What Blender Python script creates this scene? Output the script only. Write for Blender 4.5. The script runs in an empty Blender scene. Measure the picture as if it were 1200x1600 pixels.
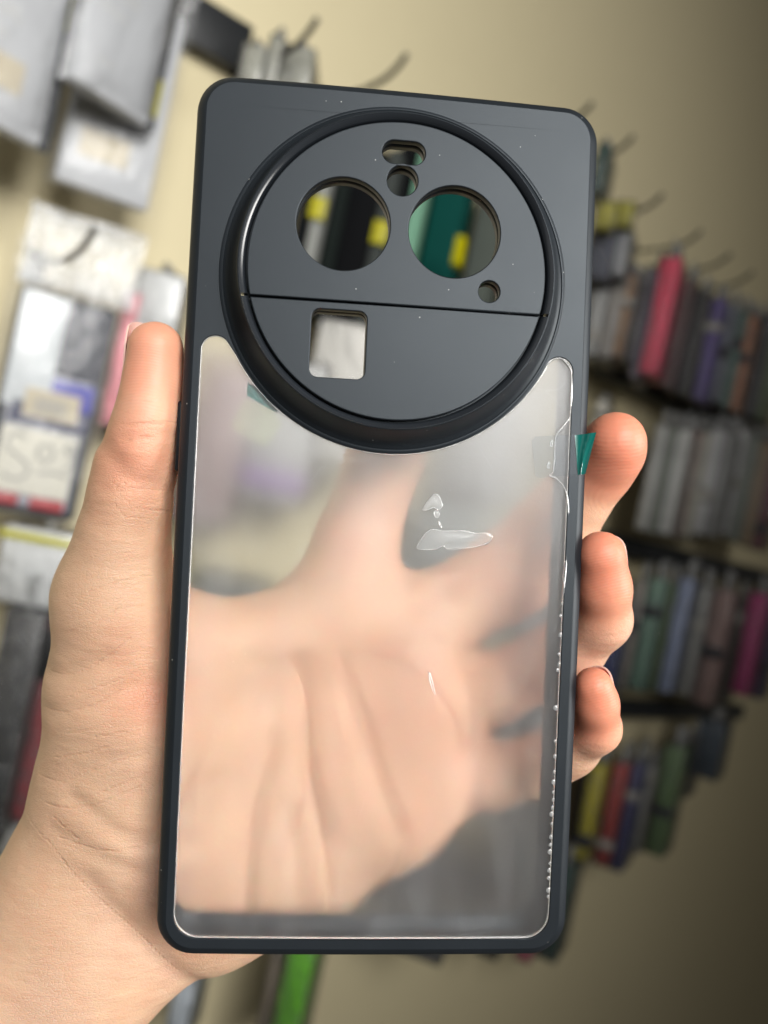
import bpy, bmesh, math, random
import numpy as np
from mathutils import Vector, Matrix, Euler

random.seed(7)
SC = bpy.context.scene
COL = SC.collection
R = math.radians

# ------------------------------------------------------------------ camera
ROLL, EYE, FPX = R(12.0), 1.40, 1350.0          # FPX: focal length in pixels of a 1200 x 1600 frame
RW, UP, FW = Vector((1, 0, 0)), Vector((0, 0, 1)), Vector((0, 1, 0))
CX = RW * math.cos(ROLL) + UP * math.sin(ROLL)
CY = -RW * math.sin(ROLL) + UP * math.cos(ROLL)
CZ = -FW
CAM = Matrix(((CX.x, CY.x, CZ.x, 0), (CX.y, CY.y, CZ.y, 0), (CX.z, CY.z, CZ.z, EYE), (0, 0, 0, 1)))
cd = bpy.data.cameras.new('camera')
cd.sensor_fit = 'VERTICAL'; cd.sensor_height = 24.0; cd.lens = 24.0 * FPX / 1600.0
cd.clip_start = 0.01; cd.clip_end = 100.0
cd.dof.use_dof = True; cd.dof.focus_distance = 0.1645; cd.dof.aperture_fstop = 6.8
cam = bpy.data.objects.new('camera', cd); COL.objects.link(cam); cam.matrix_world = CAM
SC.camera = cam

# ------------------------------------------------------------------ world, lamps, exposure
w = bpy.data.worlds.new('World'); SC.world = w; w.use_nodes = True
bg = w.node_tree.nodes['Background']; bg.inputs[0].default_value = (1.0, 0.93, 0.80, 1); bg.inputs[1].default_value = 0.05

def area_lamp(name, loc, target, sx, sy, power, color, spread=180):
    l = bpy.data.lights.new(name, 'AREA'); l.shape = 'RECTANGLE'; l.size = sx; l.size_y = sy
    l.energy = power; l.color = color; l.spread = R(spread)
    o = bpy.data.objects.new(name, l); COL.objects.link(o); o.location = loc
    o.rotation_euler = (Vector(target) - Vector(loc)).to_track_quat('-Z', 'Y').to_euler()
    return o
# the shop window behind the photographer, up and to the right
area_lamp('window_light', (0.62, -1.44, 2.32), (-0.55, 0.70, 1.62), 1.25, 1.25, 15.6, (1.0, 0.98, 0.95), 66)
# a second, narrower window further to the right
area_lamp('side_window_light', (1.48, -0.02, 1.74), (-0.05, 0.25, 1.42), 0.6, 0.9, 2.3, (1.0, 0.975, 0.94), 48)
# added fill lamp left of the photographer, weaker and broader, lifts the left packs
area_lamp('left_fill_light', (-1.10, -0.75, 1.95), (-0.35, 0.8, 1.60), 1.0, 1.4, 0.8, (0.95, 0.97, 1.0), 110)

SC.view_settings.view_transform = 'Standard'; SC.view_settings.look = 'None'
SC.view_settings.exposure = 0.0; SC.view_settings.gamma = 1.0
SC.render.engine = 'CYCLES'
SC.cycles.use_denoising = True
SC.cycles.max_bounces = 14; SC.cycles.transparent_max_bounces = 24; SC.cycles.transmission_bounces = 8
SC.cycles.sample_clamp_indirect = 120.0

# ------------------------------------------------------------------ the case's pose (found from its outline in the photograph)
POSE = (-0.018735221674607446, 0.09347780583782787, -0.046533310434420695, 0.0983711628124491, -1.275472862099172, -164.71021967352743)
_rv = Vector(POSE[:3]); RC = Matrix.Rotation(_rv.length, 3, _rv.normalized()); TC = Vector(POSE[3:])
MM = 0.001
CASE = CAM @ (Matrix.Translation(TC * MM) @ RC.to_4x4())
_RT = RC.transposed(); _O = -(_RT @ TC)
def P(px, py, z):
    """point of the photograph -> millimetres in the case's own frame, at height z over its back plate"""
    d = _RT @ Vector(((px - 600) / FPX, (800 - py) / FPX, -1.0))
    return _O + d * ((z - _O.z) / d.z)

# ------------------------------------------------------------------ helpers
def tag(o, label=None, cat=None, group=None, kind=None):
    if label: o['label'] = label
    if cat: o['category'] = cat
    if group: o['group'] = group
    if kind: o['kind'] = kind
    return o
def empty(name, M):
    o = bpy.data.objects.new(name, None); COL.objects.link(o); o.matrix_world = M; o.empty_display_size = .02
    return o
def link(name, me, parent=None, M=None, mat=None, smooth=None):
    o = bpy.data.objects.new(name, me); COL.objects.link(o)
    if parent is not None: o.parent = parent
    if M is not None: o.matrix_local = M
    if mat is not None:
        if len(me.materials): me.materials[0] = mat
        else: me.materials.append(mat)
    flat = smooth == 'flat'
    if flat: me.polygons.foreach_set('use_smooth', [abs(p.normal.z) < .97 for p in me.polygons]); smooth = None
    if smooth is not None:
        me.set_sharp_from_angle(angle=R(smooth)) if smooth < 180 else None
        me.polygons.foreach_set('use_smooth', [True] * len(me.polygons))
    return o
def mesh_from(verts, faces, name='mesh', scale=MM):
    me = bpy.data.meshes.new(name)
    me.from_pydata([tuple(c * scale for c in v) for v in verts], [], faces); me.validate(); me.update()
    return me
def from_bm(bm, name='mesh'):
    me = bpy.data.meshes.new(name); bm.normal_update(); bm.to_mesh(me); bm.free(); return me

# ---- node helpers
class NT:
    def __init__(s, name):
        s.m = bpy.data.materials.new(name); s.m.use_nodes = True
        s.t = s.m.node_tree; s.n = s.t.nodes; s.l = s.t.links; s.n.clear()
        s.out = s.n.new('ShaderNodeOutputMaterial')
    def new(s, typ, **kw):
        nd = s.n.new(typ)
        for k, v in kw.items():
            if k.startswith('i_'):
                key = k[2:].replace('_', ' ')
                nd.inputs[key].default_value = v
            else: setattr(nd, k, v)
        return nd
    def link(s, a, b): s.l.new(a, b)
    def coord(s, which='Object'):
        return s.new('ShaderNodeTexCoord').outputs[which]
    def noise(s, scale, detail=3, vec=None, rough=.55, stretch=None):
        nd = s.new('ShaderNodeTexNoise'); nd.inputs['Scale'].default_value = scale; nd.inputs['Detail'].default_value = detail
        nd.inputs['Roughness'].default_value = rough
        v = vec or s.coord()
        if stretch:
            mp = s.new('ShaderNodeMapping'); mp.inputs['Scale'].default_value = stretch[0]; mp.inputs['Rotation'].default_value = stretch[1]
            s.link(v, mp.inputs['Vector']); v = mp.outputs[0]
        s.link(v, nd.inputs['Vector']); return nd.outputs['Fac']
    def ramp(s, fac, stops):
        nd = s.new('ShaderNodeValToRGB'); e = nd.color_ramp.elements
        while len(e) < len(stops): e.new(.5)
        for k, (p, c) in enumerate(stops):
            e[k].position = p; e[k].color = c if len(c) == 4 else (*c, 1)
        s.link(fac, nd.inputs[0]); return nd.outputs[0]
    def math(s, op, a, b=None, c=None, clamp=False):
        nd = s.new('ShaderNodeMath', operation=op); nd.use_clamp = clamp
        for k, v in enumerate((a, b, c)):
            if v is None: continue
            if isinstance(v, (int, float)): nd.inputs[k].default_value = v
            else: s.link(v, nd.inputs[k])
        return nd.outputs[0]
    def mixc(s, fac, a, b):
        nd = s.new('ShaderNodeMix', data_type='RGBA')
        for k, v in ((0, fac), (6, a), (7, b)):
            if isinstance(v, (int, float)): nd.inputs[k].default_value = v
            elif isinstance(v, tuple): nd.inputs[k].default_value = (*v[:3], 1)
            else: s.link(v, nd.inputs[k])
        return nd.outputs[2]
    def bump(s, h, strength, dist, normal=None):
        nd = s.new('ShaderNodeBump'); nd.inputs['Strength'].default_value = strength; nd.inputs['Distance'].default_value = dist
        s.link(h, nd.inputs['Height'])
        if normal is not None: s.link(normal, nd.inputs['Normal'])
        return nd.outputs[0]
    def mix(s, fac, a, b):
        nd = s.new('ShaderNodeMixShader')
        if isinstance(fac, (int, float)): nd.inputs[0].default_value = fac
        else: s.link(fac, nd.inputs[0])
        s.link(a, nd.inputs[1]); s.link(b, nd.inputs[2]); return nd.outputs[0]
    def done(s, sh): s.link(sh, s.out.inputs[0]); return s.m
def bsdf(t, color=None, rough=.5, **kw):
    p = t.new('ShaderNodeBsdfPrincipled'); p.inputs['Roughness'].default_value = rough
    if color is not None:
        if isinstance(color, tuple): p.inputs['Base Color'].default_value = (*color[:3], 1)
        else: t.link(color, p.inputs['Base Color'])
    for k, v in kw.items():
        key = k.replace('_', ' ')
        if isinstance(v, (int, float, tuple)): p.inputs[key].default_value = v
        else: t.link(v, p.inputs[key])
    return p
def srgb(r, g, b):
    f = lambda c: (c / 255 / 12.92) if c / 255 <= .04045 else ((c / 255 + .055) / 1.055) ** 2.4
    return (f(r), f(g), f(b))
def plain(name, color, rough=.5, var=.12, scale=40, bump=0.0, **kw):
    t = NT(name)
    f = t.noise(scale, 4)
    c = t.mixc(f, tuple(x * (1 - var) for x in color), tuple(min(1, x * (1 + var)) for x in color))
    p = bsdf(t, c, rough, **kw)
    if bump: t.link(t.bump(t.noise(scale * 5, 3), bump, .001), p.inputs['Normal'])
    return t.done(p.outputs[0])

# ------------------------------------------------------------------ materials of the case
def case_black():
    t = NT('soft_touch_black')
    fine = t.noise(9000, 2); cloud = t.noise(60, 4)
    speck = t.new('ShaderNodeTexVoronoi'); speck.inputs['Scale'].default_value = 420
    t.link(t.coord(), speck.inputs['Vector'])
    dust = t.math('LESS_THAN', speck.outputs['Distance'], .055)
    pick = t.math('GREATER_THAN', t.new('ShaderNodeSeparateColor').outputs[0], .5)
    sep = t.new('ShaderNodeSeparateColor'); t.link(speck.outputs['Color'], sep.inputs[0])
    dust = t.math('MULTIPLY', dust, t.math('GREATER_THAN', sep.outputs[0], .72))
    base = t.mixc(cloud, (.0105, .0130, .0160), (.0150, .0185, .0225))
    col = t.mixc(dust, base, (.30, .30, .29))
    p = bsdf(t, col, .40, Specular_IOR_Level=.30, Specular_Tint=(.84, .93, 1.0, 1.0))
    t.link(t.math('MULTIPLY_ADD', cloud, .08, .36), p.inputs['Roughness'])
    t.link(t.bump(fine, .25, .00006), p.inputs['Normal'])
    return t.done(p.outputs[0])
M_BLACK = case_black()
M_GLOSS = plain('gloss_black_edge', (.015, .018, .022), .20, .1, 60, Specular_IOR_Level=.8)

def frosted_panel():
    t = NT('frosted_clear_plastic')
    cloud = t.noise(55, 5); fine = t.noise(2200, 3)
    wob = t.new('ShaderNodeTexNoise'); wob.inputs['Scale'].default_value = 45; t.link(t.coord(), wob.inputs['Vector'])
    vm = t.new('ShaderNodeVectorMath', operation='MULTIPLY_ADD'); t.link(wob.outputs['Color'], vm.inputs[0]); vm.inputs[1].default_value = (.03, .03, 0); t.link(t.coord(), vm.inputs[2])
    vor = t.new('ShaderNodeTexVoronoi', feature='DISTANCE_TO_EDGE'); vor.inputs['Scale'].default_value = 75; t.link(vm.outputs[0], vor.inputs['Vector'])
    lines = t.math('MULTIPLY', t.math('LESS_THAN', vor.outputs['Distance'], .006), t.math('MULTIPLY', t.math('SUBTRACT', t.noise(60, 3), .52, clamp=True), 2.2))
    pit = t.new('ShaderNodeTexVoronoi'); pit.inputs['Scale'].default_value = 480; t.link(t.coord(), pit.inputs['Vector'])
    sp = t.new('ShaderNodeSeparateColor'); t.link(pit.outputs['Color'], sp.inputs[0])
    lines = t.math('ADD', lines, t.math('MULTIPLY', t.math('LESS_THAN', pit.outputs['Distance'], .06), t.math('GREATER_THAN', sp.outputs[0], .90)))
    tr = t.new('ShaderNodeBsdfTransparent'); tr.inputs[0].default_value = (.99, .995, .995, 1)
    rf = t.new('ShaderNodeBsdfRefraction'); rf.inputs['Color'].default_value = (.99, .99, .99, 1)
    rf.inputs['IOR'].default_value = 1.12; rf.inputs['Roughness'].default_value = .36
    tl = t.new('ShaderNodeBsdfTranslucent'); tl.inputs[0].default_value = (.85, .87, .88, 1)
    df = t.new('ShaderNodeBsdfDiffuse'); df.inputs[0].default_value = (.80, .82, .84, 1)
    gl = t.new('ShaderNodeBsdfGlossy'); gl.inputs['Roughness'].default_value = .36
    nb = t.bump(fine, .3, .00008); t.link(nb, gl.inputs['Normal']); t.link(nb, rf.inputs['Normal'])
    a = t.mix(.58, tr.outputs[0], rf.outputs[0])
    a = t.mix(.03, a, tl.outputs[0])
    smear = t.math('MULTIPLY', t.math('SUBTRACT', t.noise(120, 6, stretch=((1, .35, 1), (0, 0, .6))), .48, clamp=True), .15)
    veil = t.math('ADD', t.math('ADD', t.math('MULTIPLY_ADD', cloud, .03, .006), smear), t.math('MULTIPLY', lines, .30))
    a = t.mix(veil, a, df.outputs[0])
    lw = t.new('ShaderNodeFresnel'); lw.inputs[0].default_value = 1.45
    a = t.mix(lw.outputs[0], a, gl.outputs[0])
    return t.done(a)
def clear_plastic(name, veil=.06, rough=.12, tint=(1, 1, 1), wrinkle=0.0, wscale=60, gloss=1.5):
    t = NT(name)
    tr = t.new('ShaderNodeBsdfTransparent'); tr.inputs[0].default_value = (*tint, 1)
    df = t.new('ShaderNodeBsdfDiffuse'); df.inputs[0].default_value = (.82, .84, .85, 1)
    gl = t.new('ShaderNodeBsdfGlossy'); gl.inputs['Roughness'].default_value = rough
    fr = t.new('ShaderNodeFresnel'); fr.inputs[0].default_value = gloss
    v = veil
    if wrinkle:
        n1 = t.noise(wscale, 3, stretch=((1, .5, 1), (0, 0, .4)))
        nb = t.bump(n1, wrinkle, .01)
        t.link(nb, gl.inputs['Normal']); t.link(nb, fr.inputs['Normal']); t.link(nb, df.inputs['Normal'])
        v = t.math('MULTIPLY', n1, veil * 2)
    a = t.mix(v, tr.outputs[0], df.outputs[0])
    a = t.mix(fr.outputs[0], a, gl.outputs[0])
    return t.done(a)
M_PANEL = frosted_panel()
M_RIM = clear_plastic('clear_moulded_edge', .20, .18, gloss=1.5)
M_BUBBLE = clear_plastic('trapped_air_under_film', .12, .22, gloss=1.55)
M_BEAD = clear_plastic('white_film_bead', .30, .18, gloss=1.75)
M_FILM = clear_plastic('clear_film_tape', .008, .30, (.93, .94, .95), gloss=1.12)
def teal_mat():
    t = NT('teal_pull_tab_plastic')
    p = bsdf(t, (.004, .13, .11), .20, Coat_Weight=.6)
    return t.done(p.outputs[0])
M_TEAL_TAB = teal_mat()

# ------------------------------------------------------------------ the phone case
case = empty('phone_case', CASE)
tag(case, 'matt black phone case with frosted clear back and round camera ring, held up in hand', 'phone case')
HW, HH = 39.2, 83.0
def bow(v):
    x, y, z = v
    u, q = y / HH, x / HW
    x += (.40 if x > 0 else .31) * q * max(0, 1 - u * u)
    y += (.375 if y > 0 else .31) * u * max(0, 1 - q * q)
    return (x, y, z)
def round_rect(hw, hh, r, n=10, seg=14, cx=0, cy=0):
    pts = []
    for k, (sx, sy) in enumerate(((1, 1), (-1, 1), (-1, -1), (1, -1))):
        for j in range(n + 1):
            a = math.pi / 2 * (k + j / n)
            pts.append((cx + sx * (hw - r) + r * math.cos(a), cy + sy * (hh - r) + r * math.sin(a)))
        nx, ny = ((-1, 1), (-1, -1), (1, -1), (1, 1))[k]
        q = (cx + nx * (hw - r) + r * math.cos(math.pi / 2 * (k + 1)), cy + ny * (hh - r) + r * math.sin(math.pi / 2 * (k + 1)))
        p0 = pts[-1]
        for j in range(1, seg): pts.append((p0[0] + (q[0] - p0[0]) * j / seg, p0[1] + (q[1] - p0[1]) * j / seg))
    return pts
def circle(cx, cy, r, n=72): return [(cx + r * math.cos(2 * math.pi * k / n), cy + r * math.sin(2 * math.pi * k / n)) for k in range(n)]
def plate_mesh(loops, z0, z1, bevel=0.0, bowed=True):
    """flat plate between z0 and z1 with the first loop as outline and the rest as holes; edges rounded by bevel (mm)"""
    cu = bpy.data.curves.new('plate', 'CURVE'); cu.dimensions = '2D'; cu.fill_mode = 'BOTH'
    cu.extrude = (z1 - z0) / 2 - bevel; cu.bevel_depth = bevel; cu.bevel_resolution = 2
    if bevel: cu.offset = -bevel
    for lp in loops:
        s = cu.splines.new('POLY'); s.points.add(len(lp) - 1); s.use_cyclic_u = True
        for k, q in enumerate(lp): s.points[k].co = (q[0], q[1], 0, 1)
    o = bpy.data.objects.new('plate', cu)
    COL.objects.link(o)
    me = bpy.data.meshes.new_from_object(o.evaluated_get(bpy.context.evaluated_depsgraph_get()))
    bpy.data.objects.remove(o); bpy.data.curves.remove(cu)
    zc = (z0 + z1) / 2
    for v in me.vertices:
        c = (v.co.x, v.co.y, v.co.z + zc)
        if bowed: c = bow(c)
        v.co = Vector(c) * MM
    bm = bmesh.new(); bm.from_mesh(me); bmesh.ops.remove_doubles(bm, verts=bm.verts, dist=1e-6)
    bmesh.ops.recalc_face_normals(bm, faces=bm.faces)
    bm.to_mesh(me); bm.free()
    return me
def dense(lp, step):
    out = []
    for k, a in enumerate(lp):
        b = lp[(k + 1) % len(lp)]; n = max(1, int(math.dist(a, b) / step))
        for j in range(n): out.append((a[0] + (b[0] - a[0]) * j / n, a[1] + (b[1] - a[1]) * j / n))
    return out
RCX, RCY, RFL = -.05, 45.86, 33.35
def panel_outline(off=0.0):
    """opening for the clear back: U shape that follows the camera ring"""
    L, Rr, B, rb = -35.85 + off, 35.30 - off, -79.25 + off, 4.6
    pts = []
    def arc(cx, cy, r, a0, a1, n):
        for k in range(n + 1):
            a = R(a0 + (a1 - a0) * k / n); pts.append((cx + r * math.cos(a), cy + r * math.sin(a)))
    arc(L + rb, B + rb, rb, 180, 270, 10)
    arc(Rr - rb, B + rb, rb, 270, 360, 10)
    ra = 2.75 - off
    arc(32.55, 30.3, ra, 0, 140, 14)
    rr = RFL + .1 + off
    a0 = math.degrees(math.asin((29.4 - RCY) / rr))
    arc(RCX, RCY, rr, a0, -180 - a0, 60)
    arc(-33.1, 30.2, ra, 40, 180, 14)
    return pts
# back plate round the panel and the ring
plate = link('back_plate', plate_mesh([dense(round_rect(HW - 2.0, HH - 1.85, 5.2), 5), dense(panel_outline(), 5), circle(RCX, RCY, 31)], -1.5, 0, .10), case, None, M_BLACK, 'flat')
# side rim swept round the outline
prof = [(2.03, -.02), (1.85, -.08), (.52, -1.12), (.28, -1.45), (.05, -2.4), (0, -3.6), (0, -8.2), (.15, -9.3), (.6, -10), (1.2, -10), (1.7, -9.7),
        (1.75, -8.2), (1.75, -3.6), (1.85, -2.0), (2.03, -1.4)]
def rim_mesh():
    n = 10
    loops = []
    for ins, z in prof:
        lp = round_rect(HW - ins, HH - ins, 7.0 - ins * .9, n, 24)
        if z < -8.3 and ins > .7:                     # the lip curls inwards, most at the foot and on the right
            g = (-z - 8.2) / 1.4
            lp = [(x - (2.3 * g * max(0, min(1, (x - 30) / 6)) if x > 0 else 0), y + (2.3 * g * max(0, min(1, (-y - 74) / 6)) if y < 0 else 0)) for x, y in lp]
        loops.append([bow((x, y, z)) for x, y in lp])
    m, k = len(loops[0]), len(loops)
    verts = [v for lp in loops for v in lp]
    hole = [i for i in range(m) if loops[5][i][1] < -80 and loops[5][(i + 1) % m][1] < -80
            and -9.5 < (loops[5][i][0] + loops[5][(i + 1) % m][0]) / 2 + 2 < 9.5]
    hs = set(hole); faces = []
    for j in range(k - 1):
        for i in range(m):
            if i in hs and j in (5, 11): continue
            a, b = j * m + i, j * m + (i + 1) % m
            faces.append((a, a + m, b + m, b))
    for i in hole:                                    # the charging port opening in the bottom wall
        b = (i + 1) % m
        faces.append((6 * m + i, 11 * m + i, 11 * m + b, 6 * m + b)); faces.append((5 * m + i, 5 * m + b, 12 * m + b, 12 * m + i))
        if (i - 1) % m not in hs: faces.append((5 * m + i, 12 * m + i, 11 * m + i, 6 * m + i))
        if b not in hs: faces.append((5 * m + b, 6 * m + b, 11 * m + b, 12 * m + b))
    return mesh_from(verts, faces)
link('side_rim', rim_mesh(), case, None, M_BLACK, 25)
# clear back
link('clear_panel', plate_mesh([dense(panel_outline(.02), 4)], -1.45, -.25, .0), case, None, M_PANEL)
def tube_mesh(path, r, closed=False, seg=8, bowed=True):
    path = [Vector(bow(p)) if bowed else Vector(p) for p in path]
    n = len(path); verts = []; faces = []
    rs = r if isinstance(r, (list, tuple)) else [r] * n
    for k, p in enumerate(path):
        t = (path[(k + 1) % n] - path[k - 1]) if closed else (path[min(k + 1, n - 1)] - path[max(k - 1, 0)])
        t.normalize(); a = t.cross(Vector((0, 0, 1)));
        if a.length < 1e-4: a = t.cross(Vector((1, 0, 0)))
        a.normalize(); b = a.cross(t)
        for s in range(seg):
            q = 2 * math.pi * s / seg; verts.append(p + (a * math.cos(q) + b * math.sin(q)) * rs[k])
    for k in range(n if closed else n - 1):
        for s in range(seg):
            a, b = k * seg + s, k * seg + (s + 1) % seg; c, d = ((k + 1) % n) * seg + (s + 1) % seg, ((k + 1) % n) * seg + s
            faces.append((a, b, c, d))
    if not closed: faces += [tuple(range(seg))[::-1], tuple(range((n - 1) * seg, n * seg))]
    return mesh_from(verts, faces)
link('panel_edge', tube_mesh([(x, y, -.20) for x, y in dense(panel_outline(.16), 2)], .13, True), case, None, M_RIM, 180)

# camera ring (lathe) --------------------------------------------------
def lathe(prof, cx, cy, n=144, notch=None):
    verts, faces = [], []
    for k in range(n):
        a = 2 * math.pi * k / n
        for r, z in prof: verts.append((cx + r * math.cos(a), cy + r * math.sin(a), z))
    m = len(prof)
    for k in range(n):
        for j in range(m - 1):
            a, b = k * m + j, ((k + 1) % n) * m + j
            faces.append((a, b, b + 1, a + 1))
    return mesh_from(verts, faces)
ring_base = [(30.5, -1.4), (33.3, -1.4), (33.4, -.2), (33.35, .10), (33.1, .28), (32.75, .30), (32.6, .16), (32.45, .30), (32.1, .45), (31.6, 1.0), (31.0, 2.2), (30.4, 3.8), (29.8, 5.5), (29.58, 6.12), (29.5, 6.28), (29.42, 6.35),
             (29.27, 6.37), (29.25, 6.2)]
ring = link('camera_ring', lathe(ring_base, RCX, RCY), case, None, M_BLACK, 35)
# glossy lip on top of the ring, in two arcs with a notch at the seam
def lip_arc(a0, a1, n=90):
    pr = [(29.24, 5.4), (29.24, 6.355), (28.92, 6.17), (28.60, 5.92), (28.33, 5.62), (28.14, 5.28), (28.03, 4.6), (29.1, 4.6)]
    m = len(pr); verts = []; faces = []
    for k in range(n + 1):
        a = R(a0 + (a1 - a0) * k / n)
        for r, z in pr: verts.append((RCX + r * math.cos(a), RCY + r * math.sin(a), z))
    for k in range(n):
        for j in range(m):
            a, b = k * m + j, (k + 1) * m + j; a2, b2 = k * m + (j + 1) % m, (k + 1) * m + (j + 1) % m
            faces.append((a, b, b2, a2))
    faces += [tuple(range(m)), tuple(range(n * m, n * m + m))[::-1]]
    return mesh_from(verts, faces)
SPLIT = 39.35
aS = math.degrees(math.asin((SPLIT - RCY) / 29.3))
for a0, a1 in ((aS + .5, 180 - aS - .5), (180 - aS + .5, 360 + aS - .5)):
    link('ring_lip', lip_arc(a0, a1), case, None, M_GLOSS, 30, )
# lens plate: upper and lower halves, with their openings
RD = 27.75
def half_disc(upper, gap=.16):
    y = SPLIT + (gap if upper else -gap) - RCY
    a = math.degrees(math.asin(y / RD)); pts = []
    lo, hi = (a, 180 - a) if upper else (180 - a, 360 + a)
    for k in range(97):
        q = R(lo + (hi - lo) * k / 96); pts.append((RCX + RD * math.cos(q), RCY + RD * math.sin(q)))
    return pts
def slot(cx, cy, hw, r, n=16):
    p = []
    for s, a0 in ((1, -90), (-1, 90)):
        for k in range(n + 1):
            a = R(a0 + 180 * k / n); p.append((cx + s * (hw - r) + r * math.cos(a), cy + r * math.sin(a)))
    return p
upper_loops = [half_disc(True), circle(-10.62, 53.8, 8.62), circle(10.1, 53.9, 8.62), slot(-.08, 67.95, 4.0, 2.15), circle(-.1, 62.7, 2.85, 40), circle(17.1, 43.2, 2.0, 36)]
lower_loops = [half_disc(False), round_rect(5.05, 6.25, 1.5, 8, 2, -10.55, 31.55)]
ZD = 5.95
link('lens_plate', plate_mesh(upper_loops, ZD - 1.7, ZD, .22, False), case, None, M_BLACK, 'flat')
link('lens_plate', plate_mesh(lower_loops, ZD - 1.7, ZD, .22, False), case, None, M_BLACK, 'flat')
# floor of the ring well, seen through the seam and round the plate
link('seam_backing', plate_mesh([circle(RCX, RCY, 28.8, 120)] + [circle(-10.62, 53.8, 8.66), circle(10.1, 53.9, 8.66), slot(-.08, 67.95, 4.04, 2.19), circle(-.1, 62.7, 2.89, 40), circle(17.1, 43.2, 2.04, 36), round_rect(5.09, 6.29, 1.5, 8, 2, -10.55, 31.55)],
                               ZD - 4.2, ZD - 1.72, 0, False), case, None, M_BLACK, 'flat')
# side button on the left rim
def rbox(sx, sy, sz, r, seg=3):
    bm = bmesh.new(); bmesh.ops.create_cube(bm, size=1)
    for v in bm.verts: v.co = Vector((v.co.x * sx, v.co.y * sy, v.co.z * sz))
    bmesh.ops.bevel(bm, geom=bm.edges[:] + bm.verts[:], offset=r, segments=seg, affect='EDGES', profile=.5)
    return from_bm(bm)
def MMb(sx, sy, sz, r): return rbox(sx * MM, sy * MM, sz * MM, r * MM)
link('volume_button', MMb(1.2, 13.5, 3.4, .5), case, Matrix.Translation(Vector((-39.75, 14.0, -5.2)) * MM), M_BLACK, 50)

# ---- protective film: edge, air bubbles, tape strips with teal tabs
def L0(px, py, z=0.0):
    q = P(px, py, z); return (q.x, q.y, z)
def smooth_path(pts, n=4, closed=False):
    out = []; N = len(pts)
    if not closed and len(pts[0]) == 2: return [q[:2] for q in smooth_path([(x, y, 0) for x, y in pts], n)]
    rng = range(N if closed else N - 1)
    for i in rng:
        g = lambda k: Vector(pts[k % N]) if closed else Vector(pts[max(0, min(N - 1, k))])
        p0, p1, p2, p3 = g(i - 1), g(i), g(i + 1), g(i + 2)
        for j in range(n):
            t = j / n
            out.append(tuple(.5 * ((2 * p1) + (p2 - p0) * t + (2 * p0 - 5 * p1 + 4 * p2 - p3) * t * t + (3 * p1 - p0 - 3 * p2 + p3) * t ** 3)))
    if not closed: out.append(tuple(pts[-1]))
    return out
fe = [L0(x, y, -.16) for x, y in ((852, 572), (860, 564), (870, 560), (880, 562), (888, 571), (893, 584), (893, 605), (892, 630), (891, 650), (880, 666), (869, 681), (866.5, 700), (866, 720), (864, 737), (858, 743),
                                  (868, 747), (876, 754), (884, 768), (887, 790), (887.5, 820), (885, 870), (882, 905), (880, 935))]
rads = [.2 + .09 * math.sin(k * 1.9) for k in range(len(fe))]
fp = smooth_path(fe, 4)
link('film_edge', tube_mesh(fp, [.17 + .07 * math.sin(k * .55) for k in range(len(fp))], False, 8, False), case, None, M_RIM, 180)
def blob_mesh(px_pts, h=.14, rim=.10, z=-.24):
    lp = smooth_path([L0(x, y, z) for x, y in px_pts], 4, True)
    c = sum((Vector(p) for p in lp), Vector()) / len(lp)
    verts, faces = [], []; n = len(lp); ks = (1.0, .96, .88, .7, .45, .2)
    for f in ks:
        hh = h * (1 - f ** 3)
        for p in lp:
            q = c + (Vector(p) - c) * f; verts.append((q.x, q.y, z + hh + (rim if f == .96 else .06 if f == .88 else 0)))
    verts.append((c.x, c.y, z + h)); m = len(ks)
    for j in range(m - 1):
        for i in range(n): faces.append((j * n + i, j * n + (i + 1) % n, (j + 1) * n + (i + 1) % n, (j + 1) * n + i))
    for i in range(n): faces.append(((m - 1) * n + i, (m - 1) * n + (i + 1) % n, m * n))
    return mesh_from(verts, faces)
for pts in (((660, 797), (668, 783), (677, 773), (685, 774), (690, 783), (691, 791), (685, 797), (677, 793), (668, 797)),
            ((678, 800), (683, 797), (687, 803), (684, 809), (679, 806)),
            ((685, 814), (688, 817), (690, 824), (687, 821)),
            ((652, 857), (656, 846), (664, 834), (676, 827), (690, 829), (705, 829), (725, 829), (745, 833), (763, 832), (769, 838), (763, 848), (745, 854), (722, 857), (700, 858), (692, 853), (682, 858), (668, 859)),
            ((670, 1050), (674, 1060), (680, 1083), (677, 1082), (672, 1066)),
            ((861, 688), (864, 689), (863, 697), (860, 696)), ((857, 722), (860, 723), (858, 731), (855, 730))):
    bub = link('air_bubble', blob_mesh(pts), case, None, M_BUBBLE, 180)
    lp = smooth_path([L0(x, y, -.18) for x, y in pts], 4, True)
    link('bubble_rim', tube_mesh(lp, [.07 + .05 * math.sin(k * .37 + len(lp)) for k in range(len(lp))], True, 6, False), bub, None, M_BEAD, 180)
def dome_mesh(r, h):
    verts = [(r * f * math.cos(2 * math.pi * k / 14), r * f * math.sin(2 * math.pi * k / 14), h * (1 - f ** 2.5)) for f in (1, .85, .55) for k in range(14)] + [(0, 0, h)]
    faces = [(j * 14 + k, j * 14 + (k + 1) % 14, (j + 1) * 14 + (k + 1) % 14, (j + 1) * 14 + k) for j in (0, 1) for k in range(14)] + [(28 + k, 28 + (k + 1) % 14, 42) for k in range(14)]
    return mesh_from(verts, faces)
half = dome_mesh(.48, .13)
half.materials.append(M_BEAD); half.polygons.foreach_set('use_smooth', [True] * len(half.polygons))
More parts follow.
